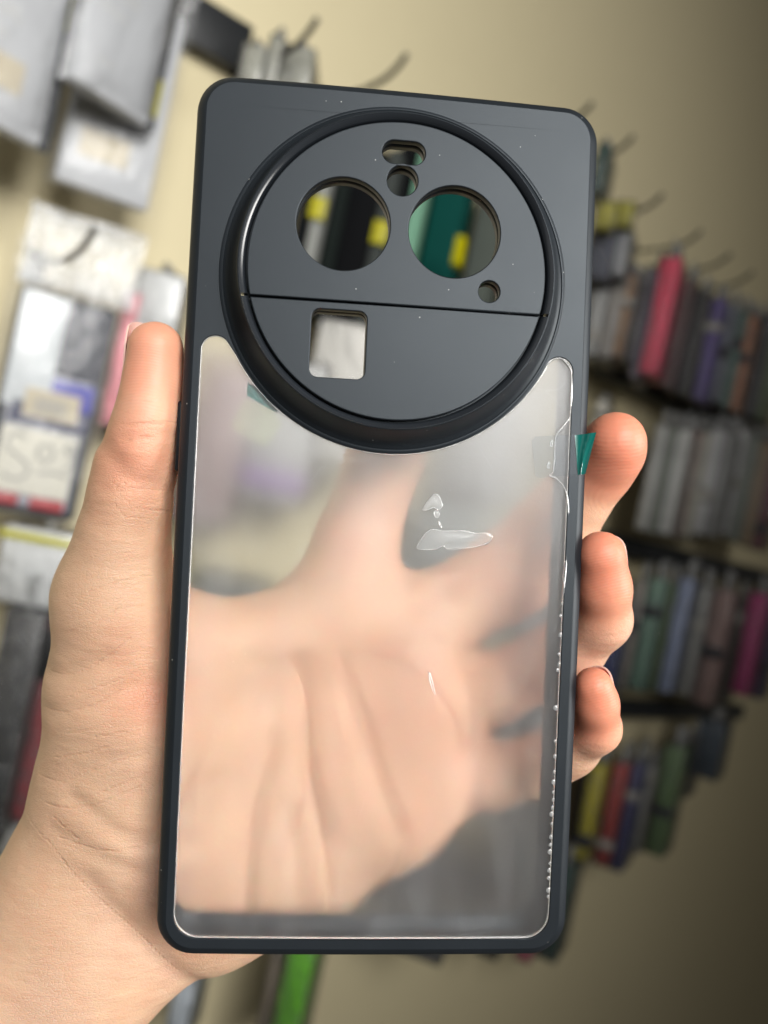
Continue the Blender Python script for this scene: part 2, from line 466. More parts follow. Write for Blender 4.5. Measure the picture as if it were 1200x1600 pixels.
by = [(880, 906), (879, 943), (876, 962), (876, 992), (873, 1022), (874, 1038), (871, 1047), (868, 1106), (867, 1158), (867, 1182), (866, 1206), (865, 1222), (864, 1238), (865, 1250), (863, 1262),
      (862, 1272), (862, 1287), (861, 1308), (860, 1320), (859, 1331), (859, 1349), (858, 1360), (857, 1372), (857, 1391), (856, 1401)]
for k, (x, y) in enumerate(by):
    q = L0(x + .5, y, -.24); s = (.7, 1.0, .85, 1.15)[k % 4]
    link('air_bubble', half, case, Matrix.Translation(Vector(q) * MM) @ Matrix.Rotation(R((k * 37) % 50 - 25), 4, 'Z') @ Matrix.Scale(s, 4))
def sheet(px_pts, z, th, mat, name, parent=case):
    lp = [L0(x, y, z) for x, y in px_pts]
    n = len(lp); verts = lp + [(x, y, zz + th) for x, y, zz in lp]
    faces = [tuple(range(n))[::-1], tuple(range(n, 2 * n))] + [(i, (i + 1) % n, n + (i + 1) % n, n + i) for i in range(n)]
    return link(name, mesh_from(verts, faces), parent, None, mat)
strip = sheet(((831, 688), (836, 682), (899, 679), (905, 742), (842, 747), (836, 742)), .06, .05, M_FILM, 'tape_strip')
def curl_tab(px, lift, mat, name, parent):
    """teal end of the tape: a bent rectangle that lifts off the case's edge; px: four corners"""
    a, b, c, d = [Vector(L0(x, y, .1)) for x, y in px]
    n = 12; verts, faces = [], []
    for k in range(n + 1):
        t = k / n
        for s in range(7):
            u = s / 6
            top, bot = a.lerp(b, t), d.lerp(c, t)
            q = top.lerp(bot, u); q.z += lift * t ** 1.8 * (1.3 - .8 * u) + .55 * math.exp(-((t - .30 - .45 * (1 - u)) / .16) ** 2)
            verts.append(q)
    base = len(verts); verts += [v + Vector((0, 0, -.09)) for v in verts]
    for k in range(n):
        for s in range(6):
            i = k * 7 + s
            faces.append((i, i + 7, i + 8, i + 1)); faces.append((base + i, base + i + 1, base + i + 8, base + i + 7))
    edge = [k * 7 for k in range(n + 1)] + [n * 7 + s for s in range(1, 7)] + [k * 7 + 6 for k in range(n - 1, -1, -1)] + [s for s in range(5, 0, -1)]
    for i in range(len(edge)):
        p, q = edge[i], edge[(i + 1) % len(edge)]; faces.append((p, base + p, base + q, q))
    return link(name, mesh_from(verts, faces), parent, None, mat, 60)
curl_tab(((898, 680), (927, 677), (913, 741), (903, 742)), 1.3, M_TEAL_TAB, 'pull_tab', strip)
# second tape on the inner face, seen through the panel below the ring
M_FILM2 = clear_plastic('clear_inner_tape', .10, .3, (.90, .91, .78), gloss=1.2)
strip2 = sheet(((383, 623), (425, 640), (440, 662), (418, 697), (408, 697), (364, 672), (362, 662)), -1.62, .06, M_FILM2, 'tape_strip')
sheet(((387, 597), (438, 630), (432, 646), (386, 618)), -1.60, .08, M_TEAL_TAB, 'pull_tab', strip2)

# ------------------------------------------------------------------ the hand: one continuous surface grown from a distance field
VOX = 0.8
LO = np.array([-84.0, -112.0, -60.0]); HI = np.array([54.0, 46.0, 6.0])
GN = ((HI - LO) / VOX).astype(int) + 1
AX = [LO[k] + VOX * np.arange(GN[k]) for k in range(3)]
BIG = 1e3
def smin(a, b, k):
    h = np.maximum(k - np.abs(a - b), 0) / k
    return np.minimum(a, b) - h * h * k * .25
class Field:
    def __init__(s): s.d = np.full(tuple(GN), BIG, np.float32)
    def cap(s, a, b, ra, rb, k, squash=None):
        """tapered capsule a-b blended in with radius k (mm)"""
        a, b = np.array(a, np.float32), np.array(b, np.float32); m = max(ra, rb) + k + 5
        i0 = [max(0, int((min(a[q], b[q]) - m - LO[q]) / VOX)) for q in range(3)]
        i1 = [min(GN[q], int((max(a[q], b[q]) + m - LO[q]) / VOX) + 2) for q in range(3)]
        if any(i1[q] <= i0[q] for q in range(3)): return
        X = AX[0][i0[0]:i1[0], None, None].astype(np.float32) - a[0]
        Y = AX[1][None, i0[1]:i1[1], None].astype(np.float32) - a[1]
        Z = AX[2][None, None, i0[2]:i1[2]].astype(np.float32) - a[2]
        ba = b - a; L = float(ba @ ba) + 1e-9
        h = np.clip((X * ba[0] + Y * ba[1] + Z * ba[2]) / L, 0, 1)
        dx, dy, dz = X - h * ba[0], Y - h * ba[1], Z - h * ba[2]
        if squash: dz = dz * squash
        d = np.sqrt(dx * dx + dy * dy + dz * dz) - (ra + (rb - ra) * h)
        sl = tuple(slice(i0[q], i1[q]) for q in range(3))
        s.d[sl] = smin(s.d[sl], d, k)
    def chain(s, pts, k, kj=None):
        for p, q in zip(pts[:-1], pts[1:]): s.cap(p[:3], q[:3], p[3], q[3], k)
def J(px, py, z, r):
    q = P(px, py, z); return (q.x, q.y, z, r)
palm = Field()
# forearm and wrist
palm.chain([J(172, 1225, -27, 14.6), J(124, 1376, -31, 16), J(-20, 1605, -37, 19), J(-140, 1800, -40, 21)], 5)
palm.chain([J(345, 1392, -30, 13.5), J(318, 1408, -30, 13.5), J(200, 1466, -33, 14), J(135, 1518, -34, 15), J(10, 1640, -38, 18)], 5)
palm.chain([J(250, 1360, -31, 15), J(150, 1465, -34, 16), J(40, 1600, -37, 19)], 8)
# thumb side: metacarpal, thenar mass
palm.chain([J(180, 930, -18.5, 11.2), J(177, 1080, -22, 12.8), J(172, 1225, -27, 14.6)], 5)
palm.chain([J(250, 1290, -26, 15), J(262, 1130, -24.5, 13.5), J(262, 1030, -23, 11)], 8)
palm.chain([J(330, 1300, -28, 13), J(330, 1150, -27, 11)], 8)
# little-finger side
palm.chain([J(345, 1395, -30, 13), J(462, 1346, -29, 13.6), J(612, 1250, -28.5, 13), J(690, 1200, -28, 10)], 6)
palm.chain([J(380, 1330, -29, 13), J(520, 1240, -30, 12)], 8)
# palm plate
palm.chain([J(290, 1330, -33, 13), J(535, 955, -31, 10.5)], 8)
palm.chain([J(330, 1340, -34, 13), J(645, 990, -31, 10)], 8)
palm.chain([J(350, 1370, -34, 13), J(662, 1100, -30, 10)], 8)
palm.chain([J(535, 955, -31, 10.5), J(645, 985, -31, 10), J(662, 1100, -30, 10), J(672, 1190, -28.5, 10)], 8)
palm.chain([J(400, 1180, -33, 11), J(540, 1080, -33, 11)], 8)
# web between thumb and index finger
palm.chain([J(205, 975, -19, 9.5), J(330, 1015, -25, 9), J(430, 1005, -28, 9), J(530, 955, -31, 9.5)], 8)
thumb = [J(180, 930, -18.5, 11.2), J(193, 838, -14.5, 8.7), J(205, 772, -11.5, 7.8), J(214, 722, -9.6, 7.3), J(229, 662, -7.6, 5.9), J(239, 600, -6.4, 5.25), J(243, 546, -5.6, 5.4)]
index = [J(535, 955, -31, 10.5), J(556, 850, -29, 9.2), J(600, 720, -27, 8.2), J(630, 600, -25, 7.6), J(652, 520, -23, 6.6)]
middle = [J(645, 985, -31, 10), J(790, 900, -28, 9.9), J(862, 830, -23.5, 8.9), J(938, 726, -11.5, 6.9), J(957, 702, -7, 6.1), J(963, 688, -4.5, 5.6)]
ring_f = [J(655, 1100, -30, 9.4), J(760, 1078, -27.5, 7.9), J(858, 1034, -23, 7.3), J(893, 1012, -18.5, 6.8), J(939, 968, -11, 5.9), J(942, 920, -6, 5.25), J(939, 868, -2.6, 4.9)]
little = [J(668, 1200, -28, 9), J(760, 1212, -25.5, 7.0), J(845, 1194, -22, 6.2), J(890, 1168, -17, 5.7), J(932, 1138, -9.5, 4.6), J(931, 1100, -5, 4.1), J(927, 1072, -2.8, 3.85)]
D = palm.d
for f, k in ((thumb, 6), (index, 6), (middle, 4), (ring_f, 3.5), (little, 3.5)):
    F = Field()
    F.chain(f, 3.0)
    if f is thumb:
        F.cap(*[J(222, 690, -5.0, 0)[:3], J(232, 640, -4.2, 0)[:3]], 4.6, 4.2, 4)
    D = np.minimum(D, smin(palm.d, F.d, k))
# broad folds pressed into the surface: (polyline in photo pixels, depth, half width in mm)
def poly_dist(X, Y, pts):
    best = np.full(np.broadcast(X, Y).shape, 1e3, np.float32)
    for a, b in zip(pts[:-1], pts[1:]):
        ax, ay, bx, by_ = a[0], a[1], b[0], b[1]; L = (bx - ax) ** 2 + (by_ - ay) ** 2 + 1e-9
        h = np.clip(((X - ax) * (bx - ax) + (Y - ay) * (by_ - ay)) / L, 0, 1)
        best = np.minimum(best, np.hypot(X - ax - h * (bx - ax), Y - ay - h * (by_ - ay)))
    return best
def LP(pts, z): return [tuple(P(x, y, z))[:2] for x, y in pts]
FOLDS = [([(470, 1030), (476, 1110), (484, 1230), (500, 1300)], 0.7, 2.0, -18), ([(535, 1030), (552, 1110), (585, 1200), (620, 1300)], 0.7, 1.9, -18),
         ([(425, 1170), (400, 1250), (389, 1330), (387, 1430)], 1.2, 1.9, -17), ([(475, 1180), (500, 1270), (520, 1380)], 0.6, 1.8, -17),
         ([(330, 1130), (300, 1220), (265, 1290)], 0.8, 2.4, -15),
         ([(400, 1040), (470, 1060)], 1.6, 5.0, -20), ([(450, 1270), (470, 1330), (465, 1400)], .8, 2.2, -17),
         ([(640, 960), (700, 930)], .8, 2, -22), ([(730, 1040), (735, 1160), (732, 1260)], .9, 2.2, -20),
         ([(160, 690), (215, 752), (270, 770)], .45, 1.6, -8), ([(205, 690), (280, 678)], .35, 1.0, -5),
         ([(120, 1240), (200, 1300), (250, 1312), (300, 1316)], .7, 1.6, -14), ([(90, 1290), (170, 1330), (230, 1350)], .5, 1.6, -16),
         ([(150, 1360), (260, 1490), (300, 1540)], .7, 2.2, -20),
         ([(75, 1050), (110, 1050), (180, 1018)], .6, 1.2, -14), ([(70, 1108), (110, 1106), (180, 1080), (220, 1062)], .5, 1.2, -14), ([(60, 1215), (100, 1216), (170, 1180), (235, 1165)], .45, 1.2, -14)]
GX, GY = AX[0][:, None].astype(np.float32), AX[1][None, :].astype(np.float32)
amt = np.zeros((GN[0], GN[1]), np.float32)
for pts, dep, wd, z in FOLDS: amt += dep * np.exp(-(poly_dist(GX, GY, LP(pts, z)) / wd) ** 2)
front = np.clip((AX[2] + 36) / 10, 0, 1).astype(np.float32)
D = D + amt[:, :, None] * front[None, None, :]

def surface_nets(D, lo, h):
    S = D < 0
    n = np.array(D.shape) - 1
    c = [D[i:n[0] + i, j:n[1] + j, k:n[2] + k] for i in (0, 1) for j in (0, 1) for k in (0, 1)]
    cnt = sum((x < 0).astype(np.uint8) for x in c)
    ii = np.argwhere((cnt > 0) & (cnt < 8))
    vid = np.full(tuple(n), -1, np.int32); vid[tuple(ii.T)] = np.arange(len(ii))
    corners = np.array([[i, j, k] for i in (0, 1) for j in (0, 1) for k in (0, 1)])
    vals = np.stack([x[tuple(ii.T)] for x in c], 1)
    acc = np.zeros((len(ii), 3)); num = np.zeros(len(ii))
    for a in range(8):
        for b in range(a + 1, 8):
            if abs(corners[a] - corners[b]).sum() != 1: continue
            va, vb = vals[:, a], vals[:, b]; cr = (va < 0) != (vb < 0)
            t = np.where(cr, va / np.where(cr, va - vb, 1), 0)
            acc += np.where(cr[:, None], corners[a] + t[:, None] * (corners[b] - corners[a]), 0); num += cr
    V = lo + h * (ii + acc / num[:, None])
    Q = []
    for ax in range(3):
        sl0 = [slice(None)] * 3; sl1 = [slice(None)] * 3; sl0[ax] = slice(0, -1); sl1[ax] = slice(1, None)
        A, B = S[tuple(sl0)], S[tuple(sl1)]
        e = np.argwhere(A != B); u, v = [q for q in range(3) if q != ax]
        e = e[(e[:, u] > 0) & (e[:, v] > 0) & (e[:, u] < n[u]) & (e[:, v] < n[v])]
        fl = A[tuple(e.T)]
        def at(du, dv):
            q = e.copy(); q[:, u] -= du; q[:, v] -= dv; return vid[tuple(q.T)]
        quad = np.stack([at(1, 1), at(0, 1), at(0, 0), at(1, 0)], 1)
        flip = fl if ax != 1 else ~fl
        quad[~flip] = quad[~flip][:, ::-1]
        Q.append(quad)
    return V, np.concatenate(Q)
V, Q = surface_nets(D, LO, VOX)
# relax the voxel steps a little
for it in range(3):
    s = np.zeros_like(V); n = np.zeros(len(V))
    for a, b in ((0, 1), (1, 2), (2, 3), (3, 0)):
        np.add.at(s, Q[:, a], V[Q[:, b]]); np.add.at(s, Q[:, b], V[Q[:, a]])
        np.add.at(n, Q[:, a], 1); np.add.at(n, Q[:, b], 1)
    V = V + .5 * (s / n[:, None] - V)
hm = bpy.data.meshes.new('hand'); hm.vertices.add(len(V)); hm.vertices.foreach_set('co', (V * MM).ravel())
hm.loops.add(Q.size); hm.loops.foreach_set('vertex_index', Q.ravel().astype(np.int32))
hm.polygons.add(len(Q)); hm.polygons.foreach_set('loop_start', np.arange(0, Q.size, 4, dtype=np.int32)); hm.polygons.foreach_set('loop_total', np.full(len(Q), 4, np.int32))
hm.update(calc_edges=True); hm.validate()
hm.polygons.foreach_set('use_smooth', [True] * len(hm.polygons))
# per-vertex skin marks: fine creases, redder pads, fingerprint ridges
def attr(name, vals):
    a = hm.attributes.new(name, 'FLOAT', 'POINT'); a.data.foreach_set('value', vals.astype(np.float32))
CREASES = [([(203, 668), (232, 665), (275, 662)], -4), ([(190, 675), (230, 668), (258, 668)], -4), ([(205, 690), (250, 683)], -4), ([(195, 695), (240, 690)], -4), ([(232, 632), (258, 630)], -4),
           ([(195, 752), (213, 765), (240, 768), (272, 768)], -8), ([(178, 745), (198, 775), (215, 793), (270, 800)], -8), ([(185, 785), (205, 810), (235, 812)], -9),
           ([(80, 1048), (110, 1051), (150, 1038), (190, 1012), (215, 990)], -14), ([(70, 1107), (110, 1107), (160, 1092), (200, 1070)], -14), ([(160, 1140), (210, 1130)], -15),
           ([(90, 1180), (150, 1165), (185, 1152)], -15), ([(55, 1214), (100, 1218), (140, 1200), (190, 1178), (240, 1165)], -15), ([(60, 1250), (100, 1256), (150, 1250), (230, 1215)], -15),
           ([(95, 1300), (130, 1310), (180, 1316), (230, 1308), (270, 1300)], -16), ([(90, 1270), (130, 1300)], -16), ([(40, 1270), (90, 1300), (150, 1370), (230, 1450), (280, 1510)], -20),
           ([(150, 920), (200, 905), (250, 895)], -12), ([(110, 985), (160, 970), (200, 945)], -13), ([(120, 1080), (180, 1060), (230, 1040)], -14), ([(160, 1230), (240, 1195)], -15), ([(110, 1140), (160, 1128)], -14),
           ([(470, 1030), (478, 1110), (486, 1230), (500, 1300)], -18), ([(535, 1030), (552, 1110), (585, 1200), (622, 1300)], -18), ([(430, 1165), (400, 1250), (389, 1330), (387, 1425)], -17), ([(478, 1190), (505, 1290), (520, 1390)], -17)]
cr = np.full(len(V), 9.0)
for pts, z in CREASES: cr = np.minimum(cr, poly_dist(V[:, 0], V[:, 1], LP(pts, z)))
attr('crease', cr)
PALM_LINES = [([(395, 950), (450, 1010), (480, 1080), (486, 1160), (470, 1260), (430, 1340)], -18), ([(470, 1015), (540, 1050), (575, 1110), (600, 1200), (640, 1290)], -20), ([(560, 1010), (640, 1040), (700, 1100), (720, 1180)], -20),
              ([(425, 1180), (400, 1250), (389, 1330), (387, 1425)], -17), ([(330, 1130), (300, 1220), (262, 1290)], -15), ([(484, 1200), (505, 1290), (520, 1390)], -17), ([(640, 955), (690, 930), (730, 915)], -22), ([(725, 1030), (738, 1110), (735, 1200)], -20)]
pl = np.full(len(V), 9.0)
for pts, z in PALM_LINES: pl = np.minimum(pl, poly_dist(V[:, 0], V[:, 1], LP(smooth_path(pts, 4), z)))
attr('palm_line', pl)
def seg_dist(a, b):
    a, b = np.array(a[:3]), np.array(b[:3]); h = np.clip(((V - a) @ (b - a)) / ((b - a) @ (b - a)), 0, 1)
    return np.linalg.norm(V - a - h[:, None] * (b - a), axis=1)
fl = np.zeros(len(V))
for f, wd in ((thumb, 9), (middle, 9), (ring_f, 8), (little, 7.5)):
    fl = np.maximum(fl, (.62 if f is thumb else 1.0) * np.exp(-(np.maximum(0, seg_dist(f[-3], f[-1]) - f[-1][3]) / 4.0) ** 2) * np.exp(-(np.maximum(0, np.linalg.norm(V - np.array(f[-1][:3]), axis=1) - wd) / 9) ** 2))
fl = np.maximum(fl, .55 * np.exp(-((V[:, 0] - P(215, 700, -6).x) ** 2 + (V[:, 1] - P(215, 700, -6).y) ** 2) / 160))
fl = np.maximum(fl, .5 * np.exp(-((V[:, 0] - P(250, 1080, -16).x) ** 2 + (V[:, 1] - P(250, 1080, -16).y) ** 2) / 60))
for (px, py, z, am, r2) in ((640, 1090, -20, .26, 500), (690, 1200, -20, .26, 300), (600, 880, -20, .2, 250), (800, 880, -20, .3, 300), (840, 1040, -18, .3, 200), (200, 1010, -12, .22, 40), (262, 1010, -14, .3, 60), (300, 1430, -16, .15, 120)):
    q = P(px, py, z); fl = np.maximum(fl, am * np.exp(-((V[:, 0] - q.x) ** 2 + (V[:, 1] - q.y) ** 2) / r2))
attr('flush', fl)
attr('tan', np.clip((-41 - V[:, 0]) / 15, 0, 1) ** .8 * np.clip((V[:, 1] + 95) / 40, .35, 1))  # thumb side darker: paler-palm pigment contrast plus shade painted into the skin
ridge = np.zeros(len(V)); rmask = np.zeros(len(V))
for f, dn in ((thumb, 19), (middle, 15), (ring_f, 15), (little, 13)):
    t, b = np.array(f[-1][:3]), np.array(f[-2][:3]); ax = (t - b) / np.linalg.norm(t - b)
    c = t - ax * dn; m = np.exp(-(np.maximum(0, np.linalg.norm(V - (t - ax * 3), axis=1) - f[-1][3] * 1.9) / 3) ** 2)
    g = np.stack([V[:, 0] - c[0], V[:, 1] - c[1], (V[:, 2] - c[2]) * .6], 1); rr = np.linalg.norm(g, axis=1)
    better = m > rmask; ridge = np.where(better, rr, ridge); rmask = np.maximum(rmask, m)
attr('ridge', ridge); attr('ridge_mask', rmask)

def skin_mat():
    t = NT('skin')
    A = lambda n: t.new('ShaderNodeAttribute', attribute_name=n).outputs['Fac']
    blot = t.noise(70, 4); fine = t.noise(420, 3)
    col = t.mixc(blot, (.71, .455, .295), (.81, .55, .375))
    mott = t.math('MULTIPLY', t.math('SUBTRACT', t.noise(170, 5), .42, clamp=True), 1.5, clamp=True)
    col = t.mixc(t.math('MULTIPLY', mott, .65), col, (.70, .315, .205))
    veins = t.noise(45, 2, stretch=((1, .45, 1), (.2, .1, .5)))
    col = t.mixc(t.math('MULTIPLY', t.math('SUBTRACT', veins, .52, clamp=True), 1.6, clamp=True), col, (.52, .36, .33))
    col = t.mixc(t.math('MULTIPLY', A('tan'), .8), col, (.54, .345, .225))  # thumb-side tone, own pigment and painted shade together
    col = t.mixc(t.math('MULTIPLY', A('flush'), .88), col, (.73, .225, .135))
    crease = t.math('SUBTRACT', 1.0, t.math('DIVIDE', A('crease'), .42, clamp=True), clamp=True)
    crease = t.math('MULTIPLY', crease, t.math('MULTIPLY_ADD', t.noise(110, 2), 1.6, -.15))
    col = t.mixc(t.math('MULTIPLY', crease, .22), col, (.46, .21, .13))
    pc = t.math('SUBTRACT', 1.0, t.math('DIVIDE', A('palm_line'), 1.1, clamp=True), clamp=True)
    col = t.mixc(t.math('MULTIPLY', pc, .36), col, (.50, .20, .115))
    col = t.mixc(t.math('MULTIPLY', fine, .22), col, (.50, .27, .17))
    p = bsdf(t, col, .52, Subsurface_Weight=.25, Subsurface_Scale=.004, Subsurface_Radius=(1.0, .30, .14), Specular_IOR_Level=.42)
    t.link(t.math('MULTIPLY_ADD', blot, .25, .36), p.inputs['Roughness'])
    # relief: lattice of fine skin lines, cross folds, creases, ridges
    vor = t.new('ShaderNodeTexVoronoi', feature='DISTANCE_TO_EDGE'); vor.inputs['Scale'].default_value = 1500
    mp = t.new('ShaderNodeMapping'); mp.inputs['Scale'].default_value = (.8, 1.5, 1); mp.inputs['Rotation'].default_value = (0, 0, -.35)
    t.link(t.coord(), mp.inputs['Vector']); t.link(mp.outputs[0], vor.inputs['Vector'])
    cell = t.math('MINIMUM', vor.outputs['Distance'], .12)
    folds = t.noise(260, 4, stretch=((.35, 1.5, 1), (0, 0, -.38)))
    folds2 = t.noise(190, 4, stretch=((.45, 1.6, 1), (0, 0, .5)))
    rd = t.math('MULTIPLY', t.math('SINE', t.math('ADD', t.math('MULTIPLY', A('ridge'), 2 * math.pi / .52), t.math('MULTIPLY', t.noise(150, 2), 9.0))), A('ridge_mask'))
    soft = t.math('SUBTRACT', 1.0, A('ridge_mask'), clamp=True)
    h = t.math('MULTIPLY', t.math('MULTIPLY', cell, t.math('MULTIPLY_ADD', t.noise(60, 3), 1.8, -.15)), soft)
    h = t.math('ADD', h, t.math('MULTIPLY', t.math('MULTIPLY', t.math('ADD', folds, folds2), .55), t.math('MULTIPLY_ADD', soft, .8, .2)))
    h = t.math('ADD', h, t.math('MULTIPLY', rd, .014))
    h = t.math('ADD', h, t.math('MULTIPLY', crease, -.38))
    t.link(t.bump(h, .62, .0009), p.inputs['Normal'])
    return t.done(p.outputs[0])
hand = link('hand', hm, None, None, skin_mat()); hand.matrix_world = CASE
tag(hand, 'bare left hand holding the phone case from behind, thumb up along its edge', 'hand')
M_NAIL = plain('fingernail', (.74, .47, .40), .28, .05, 30, Subsurface_Weight=.2, Subsurface_Scale=.002)
def nail(c, axis, facing, rad, half_deg, length, name='fingernail'):
    """curved plate on a cylinder round the finger's axis; mm in the case's frame"""
    c, axis, facing = Vector(c), Vector(axis).normalized(), Vector(facing)
    facing = (facing - axis * facing.dot(axis)).normalized(); side = axis.cross(facing)
    nu, nv = 14, 10; verts, faces = [], []
    for layer in (0, 1):
        for i in range(nu + 1):
            for j in range(nv + 1):
                u, v = i / nu * 2 - 1, j / nv
                wdt = half_deg * (1 - .25 * (abs(v - .35) / .65) ** 3)
                a = R(wdt * u); tip = v - .10 * u * u * (1 if v > .5 else -1)
                rr = rad - layer * .35 - .9 * max(0, v - .6) ** 2
                verts.append(c + axis * (tip - .4) * length + (facing * math.cos(a) + side * math.sin(a)) * rr)
    m = (nu + 1) * (nv + 1)
    for i in range(nu):
        for j in range(nv):
            q = i * (nv + 1) + j
            faces.append((q, q + 1, q + nv + 2, q + nv + 1)); faces.append((m + q, m + q + nv + 1, m + q + nv + 2, m + q + 1))
    rimv = [i * (nv + 1) for i in range(nu + 1)] + [nu * (nv + 1) + j for j in range(1, nv + 1)] + [i * (nv + 1) + nv for i in range(nu - 1, -1, -1)] + [j for j in range(nv - 1, 0, -1)]
    for i in range(len(rimv)):
        p, q = rimv[i], rimv[(i + 1) % len(rimv)]; faces.append((p, m + p, m + q, q))
    return link(name, mesh_from(verts, faces), hand, None, M_NAIL, 50)
def along(f): return [f[-1][k] - f[-2][k] for k in range(3)]
nail(P(239, 560, -5.8)[:], along(thumb), (-.70, .1, -.70), 5.5, 52, 11.5)
nail(P(940, 890, -4.4)[:], along(ring_f), (.78, .1, -.62), 5.15, 55, 9)
nail(P(929, 1088, -4.0)[:], along(little), (.78, .1, -.62), 4.1, 55, 8)

# ------------------------------------------------------------------ the shop wall behind, receding to the right
WA = R(40); WT = Vector((math.cos(WA), math.sin(WA), 0)); WN = Vector((math.sin(WA), -math.cos(WA), 0)); W0 = Vector((-.32, .92, 0))
CAMP = Vector((0, 0, EYE))
def wp(px, py, n):
    """the point seen at a pixel of the photograph, n metres out from the wall"""
    d = CX * ((px - 600) / FPX) + CY * ((800 - py) / FPX) - CZ
    k = (n - (CAMP - W0).dot(WN)) / d.dot(WN)
    return CAMP + d * k
def depth(p): return (p - CAMP).dot(FW)
def wall_mat():
    t = NT('beige_painted_wall')
    c = t.mixc(t.noise(3, 4), (.595, .525, .335), (.65, .575, .37)); c = t.mixc(t.math('MULTIPLY', t.noise(45, 5), .25), c, (.54, .46, .29))
    p = bsdf(t, c, .6)
    t.link(t.bump(t.noise(260, 3), .25, .002), p.inputs['Normal'])
    return t.done(p.outputs[0])
bm = bmesh.new()
a, b = W0 + WT * -1.6, W0 + WT * 3.2
vs = [bm.verts.new(q) for q in (a, b, b + UP * 3.0, a + UP * 3.0)] ; vs2 = [bm.verts.new(v.co - WN * .1) for v in vs]
bm.faces.new(vs); bm.faces.new(vs2[::-1])
for i in range(4): bm.faces.new((vs[i], vs2[i], vs2[(i + 1) % 4], vs[(i + 1) % 4]))
bmesh.ops.recalc_face_normals(bm, faces=bm.faces)
tag(link('wall', from_bm(bm), None, None, wall_mat()), kind='structure')

_mats, _meshes = {}, {}
def colour(name, rgb, rough=.45, var=.10):
    name = name + ('_matt' if rough > .7 else '')
    if name not in _mats: _mats[name] = plain(name, srgb(*rgb), rough, var, 30, Specular_IOR_Level=.5 if rough < .7 else .08)
    return _mats[name]
def box(sx, sy, sz, r=.0015, seg=2):
    k = (round(sx, 4), round(sy, 4), round(sz, 4), r)
    if k not in _meshes: _meshes[k] = rbox(sx, sy, sz, r, seg)
    return _meshes[k].copy()
M_BAG = clear_plastic('clear_bag', .030, .13, wrinkle=.4, wscale=55, gloss=1.32)
M_SLEEVE = clear_plastic('far_clear_sleeve', .04, .16, wrinkle=.9, wscale=130, gloss=1.5)
M_BAG2 = clear_plastic('milky_bag', .30, .14, wrinkle=1.0, wscale=70, gloss=1.5)
M_STEEL = plain('grey_steel_rod', (.10, .098, .085), .38, .1, 40, Metallic=.6)

def frame_at(p, yaw):
    a = WA + R(yaw); t = Vector((math.cos(a), math.sin(a), 0)); n = Vector((math.sin(a), -math.cos(a), 0))
    return Matrix(((t.x, UP.x, n.x, p.x), (t.y, UP.y, n.y, p.y), (t.z, UP.z, n.z, p.z), (0, 0, 0, 1)))
T3 = lambda x, y, z: Matrix.Translation((x, y, z))
def bag_mesh(wd, ht, th, seed):
    """crumpled clear sleeve round a box, with a flat header flap on top"""
    rnd = random.Random(seed); nx, ny = 8, 14; verts, faces = [], []
    for side in (1, -1):
        for j in range(ny + 1):
            v = j / ny
            for i in range(nx + 1):
                u = i / nx * 2 - 1
                body = 1 if v < .84 else max(0, 1 - (v - .84) / .05)
                puff = (th / 2 + .003) * body * (1 - .35 * abs(u) ** 6) * (1 if 0 < j else .3)
                z = side * max(.0004, puff * (1 if abs(u) < 1 else .1)) + (rnd.uniform(-1, 1) * .0016 if abs(u) < 1 else 0) * (1.0 if v < .84 else .4) + (.005 * math.sin(3 * u + seed) * max(0, v - .84) * 6)
                verts.append((u * wd / 2, (v - .42) * ht * 1.18, z))
    m = (nx + 1) * (ny + 1)
    for j in range(ny):
        for i in range(nx):
            q = j * (nx + 1) + i
            faces.append((q, q + 1, q + nx + 2, q + nx + 1)); faces.append((m + q, m + q + nx + 1, m + q + nx + 2, m + q + 1))
    return mesh_from(verts, faces, 'bag', 1)

# ---- big packs hanging on the left, close to the camera
def thing_at(name, px, py, n, yaw, anchor, label, cat, group=None):
    """empty whose local point `anchor` (x right, y up, z out) is seen at the pixel"""
    p = wp(px, py, n); M = frame_at(p, yaw) @ T3(-anchor[0], -anchor[1], -anchor[2])
    return tag(empty(name, M), label, cat, group)
def part(name, par, sx, sy, sz, x, y, z, mat, r=.0012):
    return link(name, box(sx, sy, sz, r), par, T3(x, y, z), mat, 40)
def print_lines(par, x, y, z, rows, mat):
    """flat print on a box front: rows of (dx, dy, width, height) marks joined into one mesh"""
    verts, faces = [], []
    for dx, dy, wd, ht in rows:
        k = len(verts); x0, y0 = x + dx, y + dy
        verts += [(x0, y0, z), (x0 + wd, y0, z), (x0 + wd, y0 + ht, z), (x0, y0 + ht, z)]; faces.append((k, k + 1, k + 2, k + 3))
    return tag(link('lettering', mesh_from(verts, faces, 'print', 1), par, None, mat), kind='stuff')
def word(rnd, x, y, h, n):
    out = []; cx = x
    for k in range(n):
        wd = h * rnd.uniform(.45, .7); out.append((cx, y, wd * .28, h)); out.append((cx, y + h * rnd.choice((0, .4, .8)), wd * .8, h * .2)); cx += wd * 1.15
    return out
G_LEFT = 'large packs hanging on the near left'
WHITE_BOX = colour('pale_grey_card', (163, 165, 168), .4); DARK = colour('charcoal_card', (58, 62, 68), .4); YEL = colour('bright_yellow_label', (168, 161, 8), .45)
CREAM = colour('cream_paper', (176, 168, 150), .75); INK = colour('grey_ink', (150, 150, 148), .6)
GREYINK = colour('mid_grey_ink', (176, 176, 172), .6)
rn = random.Random(3)
